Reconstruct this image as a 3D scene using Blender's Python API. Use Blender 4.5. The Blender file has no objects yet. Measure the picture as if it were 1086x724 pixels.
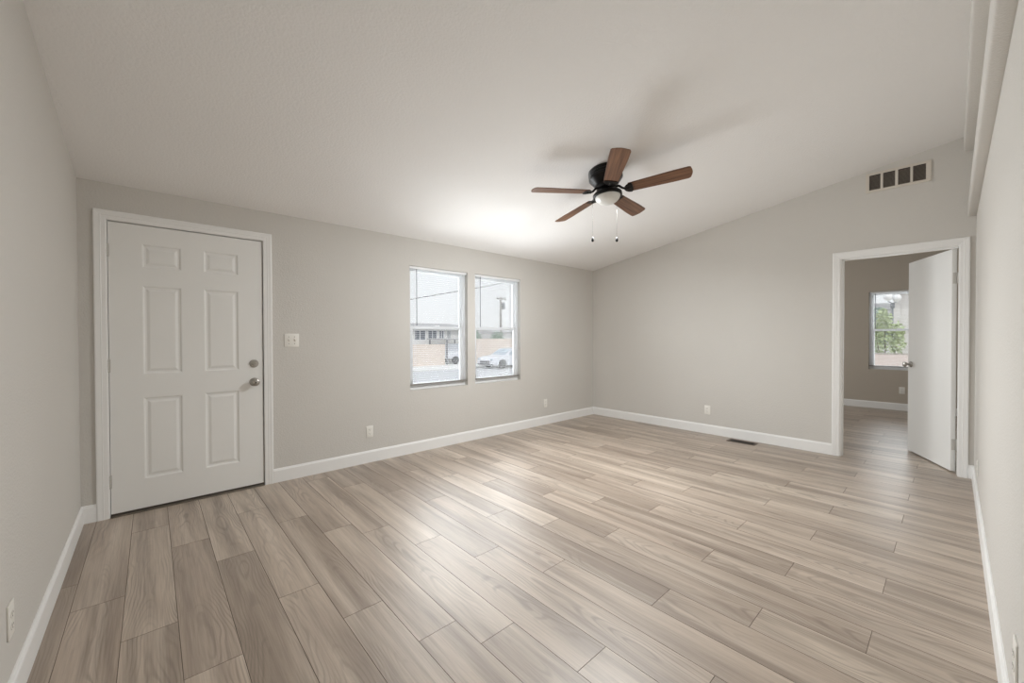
import bpy, bmesh, math, random
from mathutils import Vector, Matrix, Quaternion
from math import sin, cos, pi, radians, sqrt
random.seed(7)
SC = bpy.context.scene
COL = SC.collection

# ------------------------------------------------------------------ camera
EYE = 1.2364
YAW, PITCH, ROLL, FPX = 0.83564, -0.010766, -0.002355, 423.0
_F = Vector((cos(YAW), sin(YAW), 0)); _R = Vector((sin(YAW), -cos(YAW), 0)); _U = Vector((0, 0, 1))
_F, _U = _F * cos(PITCH) + _U * sin(PITCH), _U * cos(PITCH) - _F * sin(PITCH)
_R, _U = _R * cos(ROLL) + _U * sin(ROLL), _U * cos(ROLL) - _R * sin(ROLL)
cam = bpy.data.cameras.new('camera'); cam_ob = bpy.data.objects.new('camera', cam); COL.objects.link(cam_ob)
m = Matrix((_R, _U, -_F)).transposed().to_4x4(); m.translation = (0, 0, EYE)
cam_ob.matrix_world = m
cam.sensor_width = 36.0; cam.lens = FPX / 1086 * 36.0; cam.clip_start = 0.02; cam.clip_end = 300
SC.camera = cam_ob

# ------------------------------------------------------------------ exposure, sky, lights
SC.view_settings.view_transform = 'Standard'; SC.view_settings.look = 'None'
SC.view_settings.gamma = 1.0; SC.view_settings.use_curve_mapping = False
SC.view_settings.exposure = 0.0
SC.cycles.diffuse_bounces = 8; SC.cycles.max_bounces = 14; SC.cycles.transparent_max_bounces = 16
SKY = 1.0
UP_W = 5.0  # added uplight inside the room, low in front of each window
WINDOW_W = 12.0      # daylight arriving at each front window
FILL_W = 45.0        # added fill light hung below the fan's unlit bowl
BLIND_W = 16.0       # and raking the slats from outside the glass
BED_W = 32.0  # added light for the bedroom, out of view
w = bpy.data.worlds.new('sky'); SC.world = w; w.use_nodes = True
nt = w.node_tree; bg = nt.nodes['Background']
tc = nt.nodes.new('ShaderNodeTexCoord'); sep = nt.nodes.new('ShaderNodeSeparateXYZ'); nt.links.new(tc.outputs['Generated'], sep.inputs[0])
rmp = nt.nodes.new('ShaderNodeValToRGB'); nt.links.new(sep.outputs['Z'], rmp.inputs[0])
rmp.color_ramp.elements[0].position = 0.0; rmp.color_ramp.elements[0].color = (.96, .965, .98, 1)
rmp.color_ramp.elements[1].position = 0.6; rmp.color_ramp.elements[1].color = (.86, .91, 1.0, 1)
nt.links.new(rmp.outputs[0], bg.inputs[0]); bg.inputs[1].default_value = SKY

# room numbers (metres): x along the window wall, y towards it, camera above the origin
A, B, C_, D_ = 3.8768, 5.2675, -0.3568, -0.1289     # window wall, doorway wall, left wall, right wall
ZA = 2.294; SLOPE = 0.1724                          # ceiling height at the window wall, rise towards the right wall
BED = 9.26                                          # far wall of the bedroom
TH = 0.13; TB = 0.115
def zc(y): return ZA + SLOPE * (A - y)
W1, W2, WB, WT = (2.042, 2.7945), (2.9048, 3.6593), 0.6678, 2.0037
BW = (0.235, 0.985)                                  # bedroom window in y
SW = (6.7, 7.5)                                      # added unseen bedroom window in x, there to let in light

sun = bpy.data.lights.new('sun', 'SUN'); sun.energy = 1.6; sun.angle = radians(3); sun.color = (1, .97, .93)
so = bpy.data.objects.new('sun', sun); COL.objects.link(so); so.rotation_euler = Vector((.45, .75, -.85)).to_track_quat('-Z', 'Y').to_euler()
def area(name, loc, rot, sx, sy, power, col, spread=pi):
    l = bpy.data.lights.new(name, 'AREA'); l.shape = 'RECTANGLE'; l.size = sx; l.size_y = sy; l.energy = power; l.color = col; l.spread = spread
    o = bpy.data.objects.new(name, l); COL.objects.link(o); o.location = loc; o.rotation_euler = rot
    return o
DAY = (.958, .990, 1.0)
for wx in (W1, W2):                                  # daylight at each opening, plus an added uplight that brightens the ceiling
    xm = (wx[0] + wx[1]) / 2
    area('window_daylight', (xm, A - .006, (WB + WT) / 2), (-pi / 2, 0, 0), .72, 1.30, WINDOW_W, DAY, radians(135))
    area('added_uplight', (xm, A - .20, .80), (-pi / 2 - radians(46), 0, 0), .72, .42, UP_W, DAY, radians(150))
for wx in (W1, W2):
    area('blind_daylight', ((wx[0] + wx[1]) / 2, A + TH + .06, (WB + WT) / 2), (-pi / 2, 0, 0), .72, 1.30, BLIND_W, DAY)
area('blind_daylight', (BED + TH + .06, (BW[0] + BW[1]) / 2, (WB + WT) / 2), (-pi / 2, 0, -pi / 2), .72, 1.30, BLIND_W, DAY)
area('bedroom_fill', ((SW[0] + SW[1]) / 2, A - .006, 1.35), (-pi / 2, 0, 0), .75, 1.30, BED_W, DAY)  # lamp at the added bedroom window, brightens the bedroom

# ------------------------------------------------------------------ materials
def lin(c):
    return tuple(((v / 255) / 12.92 if v / 255 <= .04045 else ((v / 255 + .055) / 1.055) ** 2.4) for v in c)
def mat(name, rgb, rough=.5, metal=0.0, spec=.5, bump=0.0, bscale=200.0, detail=2.0, var=0.0, vscale=6.0, coat=0.0, stretch=None):
    m = bpy.data.materials.new(name); m.use_nodes = True; n = m.node_tree.nodes; L = m.node_tree.links
    b = n['Principled BSDF']; c = lin(rgb)
    b.inputs['Base Color'].default_value = (*c, 1); b.inputs['Roughness'].default_value = rough
    b.inputs['Metallic'].default_value = metal; b.inputs['Specular IOR Level'].default_value = spec
    b.inputs['Coat Weight'].default_value = coat
    t = n.new('ShaderNodeTexCoord'); src = t.outputs['Object']
    if stretch:
        mp = n.new('ShaderNodeMapping'); mp.inputs['Scale'].default_value = stretch; L.new(src, mp.inputs[0]); src = mp.outputs[0]
    if bump:
        nz = n.new('ShaderNodeTexNoise'); nz.inputs['Scale'].default_value = bscale; nz.inputs['Detail'].default_value = detail
        L.new(src, nz.inputs['Vector'])
        bp = n.new('ShaderNodeBump'); bp.inputs['Strength'].default_value = 1.0; bp.inputs['Distance'].default_value = bump
        L.new(nz.outputs[0], bp.inputs['Height']); L.new(bp.outputs[0], b.inputs['Normal'])
    nv = n.new('ShaderNodeTexNoise'); nv.inputs['Scale'].default_value = vscale; nv.inputs['Detail'].default_value = 3
    L.new(src, nv.inputs['Vector'])
    mx = n.new('ShaderNodeMix'); mx.data_type = 'RGBA'
    mx.inputs['A'].default_value = (*[v * (1 - max(var, .01)) for v in c], 1); mx.inputs['B'].default_value = (*[min(1, v * (1 + max(var, .01))) for v in c], 1)
    L.new(nv.outputs[0], mx.inputs['Factor']); L.new(mx.outputs['Result'], b.inputs['Base Color'])
    return m

M = {}
M['wall'] = mat('greige_wall_paint', (211, 208, 203), .75, spec=.3, bump=.0020, bscale=110, detail=3, var=.015, vscale=2)
M['ceiling'] = mat('textured_ceiling_paint', (240, 239, 238), .85, spec=.2, bump=.0026, bscale=80, detail=4, var=.012, vscale=2)
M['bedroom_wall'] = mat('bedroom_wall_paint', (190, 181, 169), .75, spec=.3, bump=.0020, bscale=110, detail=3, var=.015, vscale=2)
M['trim'] = mat('white_trim_paint', (242, 242, 241), .38, spec=.45, var=.01)
M['door'] = mat('white_door_paint', (239, 239, 237), .42, spec=.4, bump=.0002, bscale=60, var=.01)
M['vinyl'] = mat('white_vinyl', (236, 237, 238), .35, var=.01)
M['plate'] = mat('white_plastic_plate', (238, 236, 230), .35, var=.01)
M['slot'] = mat('dark_slot', (40, 38, 36), .7)
M['blind'] = mat('white_blind', (235, 236, 238), .45, var=.01)
M['rail'] = mat('grey_blind_rail', (138, 135, 131), .5)
M['wand'] = mat('clear_grey_wand', (120, 124, 132), .25)
M['nickel'] = mat('satin_nickel', (176, 172, 166), .28, metal=1.0)
M['hinge'] = mat('painted_hinge', (205, 203, 198), .35, metal=.2)
M['black'] = mat('oil_rubbed_black', (26, 25, 25), .35, metal=.6)
M['strike'] = mat('dark_strike_metal', (52, 50, 48), .4, metal=.7)
M['sill'] = mat('worn_metal_threshold', (108, 101, 92), .45, metal=.6, bump=.0005, bscale=90, var=.25, vscale=18)
M['sweep_gap'] = mat('dark_sweep_and_gap_shade', (46, 42, 38), .8)  # door sweep, and the shade painted into the entry door gap
M['brown'] = mat('brown_register', (96, 80, 66), .45, metal=.2)
M['duct'] = mat('dark_duct', (58, 54, 50), .8)
M['louver'] = mat('grey_louver', (128, 120, 111), .55)
M['grille'] = mat('grille_paint', (214, 207, 197), .5)
M['chain'] = mat('chain_metal', (42, 40, 38), .8, metal=0, spec=.1)
M['bowl'] = mat('frosted_white_glass', (226, 226, 222), .35, spec=.5, coat=.3)
M['stucco'] = mat('white_house_wall', (226, 224, 222), .8, var=.03)
M['roofing'] = mat('pale_roofing', (176, 174, 174), .85, var=.08, vscale=3)
M['tan'] = mat('tan_block_wall', (228, 214, 203), .85, bump=.004, bscale=20, var=.06, vscale=4)
M['rust'] = mat('rusty_tan_panel', (214, 196, 182), .85, var=.1, vscale=3)
M['dark_window'] = mat('dark_house_glass', (110, 116, 126), .15)
M['asphalt'] = mat('pale_asphalt', (196, 197, 199), .9, bump=.003, bscale=60, var=.05, vscale=2)
M['concrete'] = mat('pale_concrete', (226, 225, 222), .85, bump=.002, bscale=40, var=.04, vscale=3)
M['carpaint'] = mat('white_car_paint', (232, 234, 240), .2, coat=.5)
M['rubber'] = mat('tyre_rubber', (66, 66, 68), .7)
M['cartrim'] = mat('grey_car_trim', (120, 122, 126), .5)
M['carglass'] = mat('car_glass', (170, 184, 196), .1)
M['pole'] = mat('weathered_pole_wood', (150, 146, 142), .85, var=.1, stretch=(8, 8, .6))
M['cable'] = mat('black_cable', (110, 110, 112), .6)
M['leaf'] = mat('light_green_leaves', (186, 200, 150), .55, var=.3, vscale=9)
M['leaf2'] = mat('blue_green_leaves', (142, 172, 150), .55, var=.3, vscale=9)
M['bark'] = mat('grey_bark', (128, 116, 100), .85, var=.15)
M['shed'] = mat('white_board_siding', (233, 229, 224), .7, var=.03, stretch=(6, 6, .5))
M['deckwood'] = mat('pinkish_deck_boards', (206, 186, 173), .7, var=.1, stretch=(2, 2, 2))
M['lampgrey'] = mat('grey_lamp_metal', (120, 124, 128), .4, metal=.5)
M['globe'] = mat('white_lamp_globe', (246, 246, 246), .3)
M['redwood'] = mat('fence_boards', (206, 196, 186), .8, var=.1, stretch=(4, 4, .4))

def glass():
    m = bpy.data.materials.new('window_glass'); m.use_nodes = True; n = m.node_tree.nodes; L = m.node_tree.links
    n.remove(n['Principled BSDF']); out = n['Material Output']
    t = n.new('ShaderNodeBsdfTransparent'); t.inputs[0].default_value = (.95, .96, .96, 1)
    g = n.new('ShaderNodeBsdfGlossy'); g.inputs['Roughness'].default_value = .03
    f = n.new('ShaderNodeFresnel'); f.inputs[0].default_value = 1.45
    x = n.new('ShaderNodeMixShader'); L.new(f.outputs[0], x.inputs[0]); L.new(t.outputs[0], x.inputs[1]); L.new(g.outputs[0], x.inputs[2])
    L.new(x.outputs[0], out.inputs[0]); return m
M['glass'] = glass()

def N(nodes, t, **kw):
    n = nodes.new(t)
    for k, v in kw.items(): setattr(n, k, v)
    return n
def plank_material():
    m = bpy.data.materials.new('greige_oak_planks'); m.use_nodes = True; n = m.node_tree.nodes; L = m.node_tree.links
    b = n['Principled BSDF']
    uv = N(n, 'ShaderNodeUVMap'); uv.uv_map = 'plank'
    at = N(n, 'ShaderNodeAttribute'); at.attribute_name = 'plank_rnd'
    sp = N(n, 'ShaderNodeSeparateXYZ'); L.new(uv.outputs[0], sp.inputs[0])
    sr = N(n, 'ShaderNodeSeparateColor'); L.new(at.outputs['Color'], sr.inputs[0])
    def math_(op, a, b_=None, c=None):
        k = N(n, 'ShaderNodeMath', operation=op)
        for i, v in enumerate((a, b_, c)):
            if v is None: continue
            if isinstance(v, (int, float)): k.inputs[i].default_value = v
            else: L.new(v, k.inputs[i])
        return k.outputs[0]
    def vec(x, y, z):
        k = N(n, 'ShaderNodeCombineXYZ')
        for i, v in enumerate((x, y, z)):
            if isinstance(v, (int, float)): k.inputs[i].default_value = v
            else: L.new(v, k.inputs[i])
        return k.outputs[0]
    def noise(v, scale=1, detail=3, rough=.55, dist=0):
        k = N(n, 'ShaderNodeTexNoise'); k.inputs['Scale'].default_value = scale; k.inputs['Detail'].default_value = detail
        k.inputs['Roughness'].default_value = rough; k.inputs['Distortion'].default_value = dist; L.new(v, k.inputs['Vector']); return k.outputs[0]
    def ramp(f, stops):
        k = N(n, 'ShaderNodeValToRGB'); L.new(f, k.inputs[0]); e = k.color_ramp.elements
        while len(e) < len(stops): e.new(.5)
        for q, (p, c) in zip(e, stops): q.position = p; q.color = (*c, 1)
        return k.outputs[0]
    def mix(f, a, b_, bt='MIX'):
        k = N(n, 'ShaderNodeMix', data_type='RGBA', blend_type=bt)
        if isinstance(f, (int, float)): k.inputs['Factor'].default_value = f
        else: L.new(f, k.inputs['Factor'])
        for s, v in (('A', a), ('B', b_)):
            if isinstance(v, tuple): k.inputs[s].default_value = (*v, 1)
            else: L.new(v, k.inputs[s])
        return k.outputs['Result']
    u, v = sp.outputs[0], sp.outputs[1]           # u along the plank, v across, metres
    ru = math_('MULTIPLY_ADD', sr.outputs[0], 41.0, u); rz = math_('MULTIPLY', sr.outputs[1], 61.0)
    # base tone of each plank
    tone = ramp(sr.outputs[2], [(0, lin((153, 137, 122))), (.35, lin((184, 167, 151))), (.7, lin((194, 179, 163))), (1, lin((176, 158, 142)))])
    # broad dark heart streaks along the board
    broad = noise(vec(math_('MULTIPLY', ru, .9), math_('MULTIPLY', v, 11), rz), 1, 3, .5, .4)
    bf = ramp(broad, [(.42, (0, 0, 0)), (.64, (1, 1, 1))])
    c1 = mix(math_('MULTIPLY', bf, .60), tone, lin((114, 96, 81)))
    pale = ramp(noise(vec(math_('MULTIPLY', ru, .7), math_('MULTIPLY', v, 14), math_('ADD', rz, 9.0)), 1, 3, .5, .3), [(.50, (0, 0, 0)), (.75, (1, 1, 1))])
    c2 = mix(math_('MULTIPLY', pale, .55), c1, lin((222, 208, 193)))
    # cathedral figure: nested arches
    wob = noise(vec(math_('MULTIPLY', ru, 1.5), math_('MULTIPLY', v, 5), rz), 1, 2, .5, 0)
    field = math_('ADD', math_('MULTIPLY', math_('POWER', math_('ABSOLUTE', math_('MULTIPLY', math_('SUBTRACT', v, .09), 9.0)), 1.6), 1.0), math_('ADD', math_('MULTIPLY', ru, .55), math_('MULTIPLY', wob, 1.9)))
    ring = math_('SINE', math_('MULTIPLY', field, 42.0))
    rr = ramp(math_('MULTIPLY_ADD', ring, .5, .5), [(.0, (1, 1, 1)), (.45, (0, 0, 0))])
    mask = ramp(noise(vec(math_('MULTIPLY', ru, 1.3), math_('MULTIPLY', v, 7), math_('ADD', rz, 21.0)), 1, 2), [(.45, (0, 0, 0)), (.62, (1, 1, 1))])
    c3 = mix(math_('MULTIPLY', math_('MULTIPLY', rr, mask), .42), c2, lin((100, 84, 70)))
    # fine grain
    fine = noise(vec(math_('MULTIPLY', ru, 5), math_('MULTIPLY', v, 190), rz), 1, 3, .6)
    ff = ramp(fine, [(.35, (.80, .79, .78)), (.62, (1.04, 1.04, 1.04))])
    c4 = mix(.75, c3, ff, 'MULTIPLY')
    L.new(c4, b.inputs['Base Color'])
    ro = ramp(fine, [(.3, (.50, .50, .50)), (.7, (.40, .40, .40))])
    L.new(ro, b.inputs['Roughness']); b.inputs['Specular IOR Level'].default_value = .9; b.inputs['Coat Weight'].default_value = .6; b.inputs['Coat Roughness'].default_value = .38
    bp = N(n, 'ShaderNodeBump'); bp.inputs['Distance'].default_value = .0004; bp.inputs['Strength'].default_value = .6
    L.new(fine, bp.inputs['Height']); L.new(bp.outputs[0], b.inputs['Normal'])
    return m
M['plank'] = plank_material()
M['groove'] = mat('plank_bevel', (112, 99, 88), .7)

def wood_blade():
    m = bpy.data.materials.new('walnut_blade'); m.use_nodes = True; n = m.node_tree.nodes; L = m.node_tree.links
    b = n['Principled BSDF']; t = N(n, 'ShaderNodeTexCoord'); mp = N(n, 'ShaderNodeMapping'); mp.inputs['Scale'].default_value = (2.5, 60, 8)
    L.new(t.outputs['Object'], mp.inputs[0]); z = N(n, 'ShaderNodeTexNoise'); z.inputs['Scale'].default_value = 1; z.inputs['Detail'].default_value = 4
    L.new(mp.outputs[0], z.inputs['Vector']); r = N(n, 'ShaderNodeValToRGB'); L.new(z.outputs[0], r.inputs[0])
    r.color_ramp.elements[0].position = .32; r.color_ramp.elements[0].color = (*lin((84, 54, 38)), 1)
    r.color_ramp.elements[1].position = .70; r.color_ramp.elements[1].color = (*lin((134, 96, 70)), 1)
    L.new(r.outputs[0], b.inputs['Base Color']); b.inputs['Roughness'].default_value = .38; return m
M['blade'] = wood_blade()

# ------------------------------------------------------------------ mesh helpers
class MB:
    def __init__(s): s.bm = bmesh.new()
    def box(s, a, b, bevel=0.0, seg=2, mi=0, M4=None):
        a, b = Vector(a), Vector(b); lo = Vector([min(p) for p in zip(a, b)]); hi = Vector([max(p) for p in zip(a, b)])
        r = bmesh.ops.create_cube(s.bm, size=1.0); vs = r['verts']; ce, sz = (lo + hi) / 2, hi - lo
        for v in vs: v.co = Vector((v.co.x * sz.x, v.co.y * sz.y, v.co.z * sz.z)) + ce
        fs = list({f for v in vs for f in v.link_faces})
        if bevel:
            es = list({e for f in fs for e in f.edges})
            q = bmesh.ops.bevel(s.bm, geom=es, offset=bevel, segments=seg, profile=.5, affect='EDGES', clamp_overlap=True)
            fs = list(set(q['faces']) | {f for f in fs if f.is_valid}); vs = list({v for f in fs for v in f.verts})
        for f in fs: f.material_index = mi
        if M4 is not None:
            for v in vs: v.co = M4 @ v.co
        return s
    def prism(s, pts, vec, mi=0):
        """extrude a closed 3-D polygon along vec"""
        vec = Vector(vec); a = [s.bm.verts.new(p) for p in pts]; b = [s.bm.verts.new(Vector(p) + vec) for p in pts]
        n = len(pts); fs = [s.bm.faces.new(a[::-1]), s.bm.faces.new(b)]
        for i in range(n): fs.append(s.bm.faces.new((a[i], a[(i + 1) % n], b[(i + 1) % n], b[i])))
        for f in fs: f.material_index = mi
        return s
    def rings(s, rings, close=True, cap=True, mi=0, smooth=False):
        """skin a list of vertex rings"""
        R = [[s.bm.verts.new(p) for p in r] for r in rings]
        for r0, r1 in zip(R, R[1:]):
            k = len(r0)
            for i in range(k if close else k - 1):
                f = s.bm.faces.new((r0[i], r0[(i + 1) % k], r1[(i + 1) % k], r1[i])); f.material_index = mi; f.smooth = smooth
        if cap:
            for f in (s.bm.faces.new(R[0][::-1]), s.bm.faces.new(R[-1])): f.material_index = mi
        return s
    def lathe(s, prof, seg=32, M4=None, mi=0, cap=True):
        """profile [(r,z)] about z"""
        M4 = M4 or Matrix()
        return s.rings([[M4 @ Vector((max(r, .0002) * cos(2 * pi * i / seg), max(r, .0002) * sin(2 * pi * i / seg), z)) for i in range(seg)] for r, z in prof], cap=cap, mi=mi, smooth=True)
    def tube(s, pts, r, seg=10, mi=0):
        pts = [Vector(p) for p in pts]; R = []
        rr = r if isinstance(r, (list, tuple)) else [r] * len(pts)
        up = None
        for i, p in enumerate(pts):
            d = (pts[min(i + 1, len(pts) - 1)] - pts[max(i - 1, 0)]).normalized()
            if up is None: up = d.orthogonal().normalized()
            x = (up - d * up.dot(d)).normalized(); up = x; y = d.cross(x)
            R.append([p + (x * cos(2 * pi * k / seg) + y * sin(2 * pi * k / seg)) * rr[i] for k in range(seg)])
        return s.rings(R, mi=mi, smooth=True)
    def build(s, name, mats, parent=None, loc=None, smooth=None):
        bmesh.ops.recalc_face_normals(s.bm, faces=s.bm.faces)
        me = bpy.data.meshes.new(name); s.bm.to_mesh(me); s.bm.free()
        for k in (mats if isinstance(mats, (list, tuple)) else [mats]): me.materials.append(k)
        o = bpy.data.objects.new(name, me); COL.objects.link(o)
        if parent: o.parent = parent
        if loc: o.location = loc
        if smooth is not None:
            for p in me.polygons: p.use_smooth = True
            me.set_sharp_from_angle(angle=smooth)
        return o
def tag(o, label=None, cat=None, group=None, kind=None):
    if label: o['label'] = label
    if cat: o['category'] = cat
    if group: o['group'] = group
    if kind: o['kind'] = kind
    return o
def empty(name, loc=(0, 0, 0), rz=0.0):
    o = bpy.data.objects.new(name, None); COL.objects.link(o); o.location = loc; o.rotation_euler = (0, 0, rz); o.empty_display_size = .1
    return o
def struct(o, label, cat): return tag(o, label, cat, kind='structure')
def copy_tree(o, parent=None):
    c = o.copy(); COL.objects.link(c)
    if parent: c.parent = parent
    for ch in [x for x in COL.objects if x.parent == o]: copy_tree(ch, c)
    return c

# ------------------------------------------------------------------ floor: click planks laid towards the window wall
def floor():
    PW, PL, X0 = 0.18, 1.22, -0.284
    off = {-1: .505, 0: .218, 1: 1.04, 2: .637, 3: .28, 4: .918, 5: .573, 6: .23, 7: .05}
    bm = bmesh.new(); uvl = bm.loops.layers.uv.new('plank'); cl = bm.loops.layers.float_color.new('plank_rnd')
    x_end, y0, y1 = BED, D_, A
    k = -1; cv = .0011
    while X0 + k * PW < x_end:
        xa, xb = X0 + k * PW, X0 + (k + 1) * PW
        o = off.get(k, (.923, .575, .22)[(k - 8) % 3])
        j = math.floor((y0 - o) / PL)
        while o + j * PL < y1:
            ya, yb = o + j * PL, o + (j + 1) * PL
            cx0, cx1, cy0, cy1 = max(xa, C_), min(xb, x_end), max(ya, y0), min(yb, y1)
            if cx1 - cx0 > .004 and cy1 - cy0 > .004:
                rnd = (random.random(), random.random(), random.random(), 1)
                top = [(cx0 + cv, cy0 + cv, 0), (cx1 - cv, cy0 + cv, 0), (cx1 - cv, cy1 - cv, 0), (cx0 + cv, cy1 - cv, 0)]
                low = [(cx0, cy0, -.0016), (cx1, cy0, -.0016), (cx1, cy1, -.0016), (cx0, cy1, -.0016)]
                T = [bm.verts.new(p) for p in top]; Lw = [bm.verts.new(p) for p in low]
                fs = [bm.faces.new(T)] + [bm.faces.new((Lw[i], Lw[(i + 1) % 4], T[(i + 1) % 4], T[i])) for i in range(4)]
                for q, f in enumerate(fs):
                    f.material_index = 0 if q == 0 else 1
                    for lp in f.loops:
                        lp[uvl].uv = (lp.vert.co.y - ya, lp.vert.co.x - xa); lp[cl] = rnd
            j += 1
        k += 1
    # slab below
    r = bmesh.ops.create_cube(bm, size=1.0)
    for v in r['verts']: v.co = Vector(((v.co.x + .5) * (x_end + TH - C_ + TH) + C_ - TH, (v.co.y + .5) * (y1 - y0 + 2 * TH) + y0 - TH, -.0017 - (.5 - v.co.z) * .10))
    for f in {f for v in r['verts'] for f in v.link_faces}: f.material_index = 1
    me = bpy.data.meshes.new('floor'); bm.to_mesh(me); bm.free(); me.materials.append(M['plank']); me.materials.append(M['groove'])
    o = bpy.data.objects.new('floor', me); COL.objects.link(o); struct(o, 'greige oak plank floor running through the room and the bedroom', 'floor')
floor()

# ------------------------------------------------------------------ ceiling and walls
mb = MB(); e = .3
ya, yb, xa, xb = A + e, D_ - .2, C_ - .2, BED + .2
mb.prism([(xa, ya, zc(ya)), (xa, yb, zc(yb)), (xa, yb, zc(yb) + .12), (xa, ya, zc(ya) + .12)], (xb - xa, 0, 0))
struct(mb.build('ceiling', M['ceiling']), 'sloped white textured ceiling rising away from the window wall', 'ceiling')

def wall_boxes(mb, axis_pts, holes, put, z0=-.02, z1=None):
    """axis_pts (a0,a1); holes [(a0,a1,z0,z1)] sorted; put(a0,a1,z0,z1)"""
    a = axis_pts[0]
    for h in holes:
        put(a, h[0], z0, z1)
        if h[2] > z0: put(h[0], h[1], z0, h[2])
        put(h[0], h[1], h[3], z1); a = h[1]
    put(a, axis_pts[1], z0, z1)
# window wall (living room part)
DX0, DX1, DZ = -.2335, .713, 2.056                      # rough opening of the entry door
mb = MB(); zt = ZA + .01
wall_boxes(mb, (C_ - .12, B + .05), [(DX0, DX1, -.02, DZ), (W1[0], W1[1], WB, WT), (W2[0], W2[1], WB, WT)],
           lambda a, b, c, d: mb.box((a, A, c), (b, A + TH, d)), z1=zt)
bmesh.ops.remove_doubles(mb.bm, verts=mb.bm.verts, dist=1e-5)
struct(mb.build('wall_back', M['wall']), 'greige wall holding the entry door and the two windows', 'wall')
mb = MB()
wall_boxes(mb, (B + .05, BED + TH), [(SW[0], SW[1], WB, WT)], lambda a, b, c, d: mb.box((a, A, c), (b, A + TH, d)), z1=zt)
struct(mb.build('wall_bedroom_front', M['bedroom_wall']), 'greige bedroom wall holding the added unseen window', 'wall')
# doorway wall
OY0, OY1, OZ = -.050, .788, 2.045
mb = MB()
def slab_x(mb, x0, x1, y0, y1, z0=-.02):
    mb.prism([(x0, y0, z0), (x0, y1, z0), (x0, y1, zc(y1) + .04), (x0, y0, zc(y0) + .04)], (x1 - x0, 0, 0))
slab_x(mb, B, B + TB, OY1, A); slab_x(mb, B, B + TB, D_, OY0); slab_x(mb, B, B + TB, OY0, OY1, OZ)
struct(mb.build('wall_right', M['wall']), 'greige wall with the bedroom doorway and the return air grille', 'wall')
mb = MB(); slab_x(mb, C_ - .12, C_, D_ - .12, A + TH)
struct(mb.build('wall_left', M['wall']), 'plain greige wall left of the entry door', 'wall')
mb = MB(); mb.box((C_ - .12, D_ - .12, -.02), (BED + TH, D_, zc(D_) + .02))
struct(mb.build('wall_front', M['wall']), 'greige wall running along the right edge beside the doorway', 'wall')
# bedroom far wall with window hole
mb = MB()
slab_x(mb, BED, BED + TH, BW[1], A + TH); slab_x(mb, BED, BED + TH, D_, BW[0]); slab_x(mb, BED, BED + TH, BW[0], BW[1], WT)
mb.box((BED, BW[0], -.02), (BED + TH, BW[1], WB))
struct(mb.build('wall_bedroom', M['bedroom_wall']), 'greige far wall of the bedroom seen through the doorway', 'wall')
# stepped beams along the top of the right wall
mb = MB(); mb.box((C_, D_ - .005, 2.27), (B, -.079, 2.40), .010, 3)
struct(mb.build('trim_1', M['wall'], smooth=radians(40)), 'lower greige ledge along the top of the right hand wall', 'beam')
mb = MB(); mb.box((C_, D_ - .005, 2.84), (B, -.052, 3.02), .012, 3)
struct(mb.build('trim_2', M['wall'], smooth=radians(40)), 'upper greige beam under the ceiling above the ledge', 'beam')

# ------------------------------------------------------------------ baseboards
def baseboard(name, p, q, nrm, label):
    p, q, nrm = Vector((*p, 0)), Vector((*q, 0)), Vector((*nrm, 0)); z = Vector((0, 0, 1))
    prof = [(0, 0), (.0137, 0), (.0137, .098), (.0120, .104), (.0085, .107), (.0075, .113), (.0040, .117), (0, .117)]
    mb = MB(); mb.prism([p + nrm * t + z * h for t, h in prof], q - p)
    struct(mb.build(name, M['trim']), label, 'baseboard')
baseboard('baseboard_back', (.762, A), (B, A), (0, -1), 'white baseboard under the two windows')
baseboard('baseboard_corner', (C_, A), (-.2846, A), (0, -1), 'short white baseboard left of the entry door')
baseboard('baseboard_right', (B, .8434), (B, A), (-1, 0), 'white baseboard left of the bedroom doorway')
baseboard('baseboard_doorway', (B, D_), (B, -.0952), (-1, 0), 'tiny white baseboard right of the bedroom doorway')
baseboard('baseboard_left', (C_, D_), (C_, A), (1, 0), 'white baseboard along the plain left wall')
baseboard('baseboard_front', (C_, D_), (B, D_), (0, 1), 'white baseboard along the right edge wall')
baseboard('baseboard_bedroom', (BED, D_), (BED, A), (-1, 0), 'white baseboard on the far bedroom wall')

# ------------------------------------------------------------------ door casings and jambs
PROF = [(0, 0), (0, .009), (.006, .0115), (.026, .0125), (.030, .0150), (.034, .0138), (.055, .0165), (.061, .0150), (.063, .012), (.063, 0)]
def casing(name, place, a0, a1, zt, label):
    """place(a, z, t) -> point; legs from floor plus head, mitred"""
    mb = MB(); R = []
    for corner in range(4):
        ring = []
        for wd, t in PROF:
            a = (a0 - wd) if corner < 2 else (a1 + wd); z = 0.0 if corner in (0, 3) else zt + wd
            ring.append(place(a, z, t))
        R.append(ring)
    mb.rings(R)
    return struct(mb.build(name, M['trim']), label, 'door casing')
casing('trim_3', lambda a, z, t: (a, A - t, z), -.2216, .6978, 2.0457, 'white casing around the entry door')
casing('trim_4', lambda a, z, t: (B - t, a, z), -.0322, .7804, 2.0346, 'white casing around the bedroom doorway')
mb = MB()
mb.box((DX0 + .001, A, 0), (-.2186, A + TH, 2.0435)); mb.box((.6980, A, 0), (DX1 - .001, A + TH, 2.0435)); mb.box((DX0 + .001, A, 2.0435), (DX1 - .001, A + TH, DZ - .001))
for a, b, c, d in ((-.2186, -.2066, 0, 2.0435), (.6860, .6980, 0, 2.0435)): mb.box((a, A + .050, c), (b, A + .075, d))
mb.box((-.2186, A + .050, 2.0315), (.6980, A + .075, 2.0435))
t5 = struct(mb.build('trim_5', M['trim']), 'white jamb and stop lining the entry door opening', 'door jamb')
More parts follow.
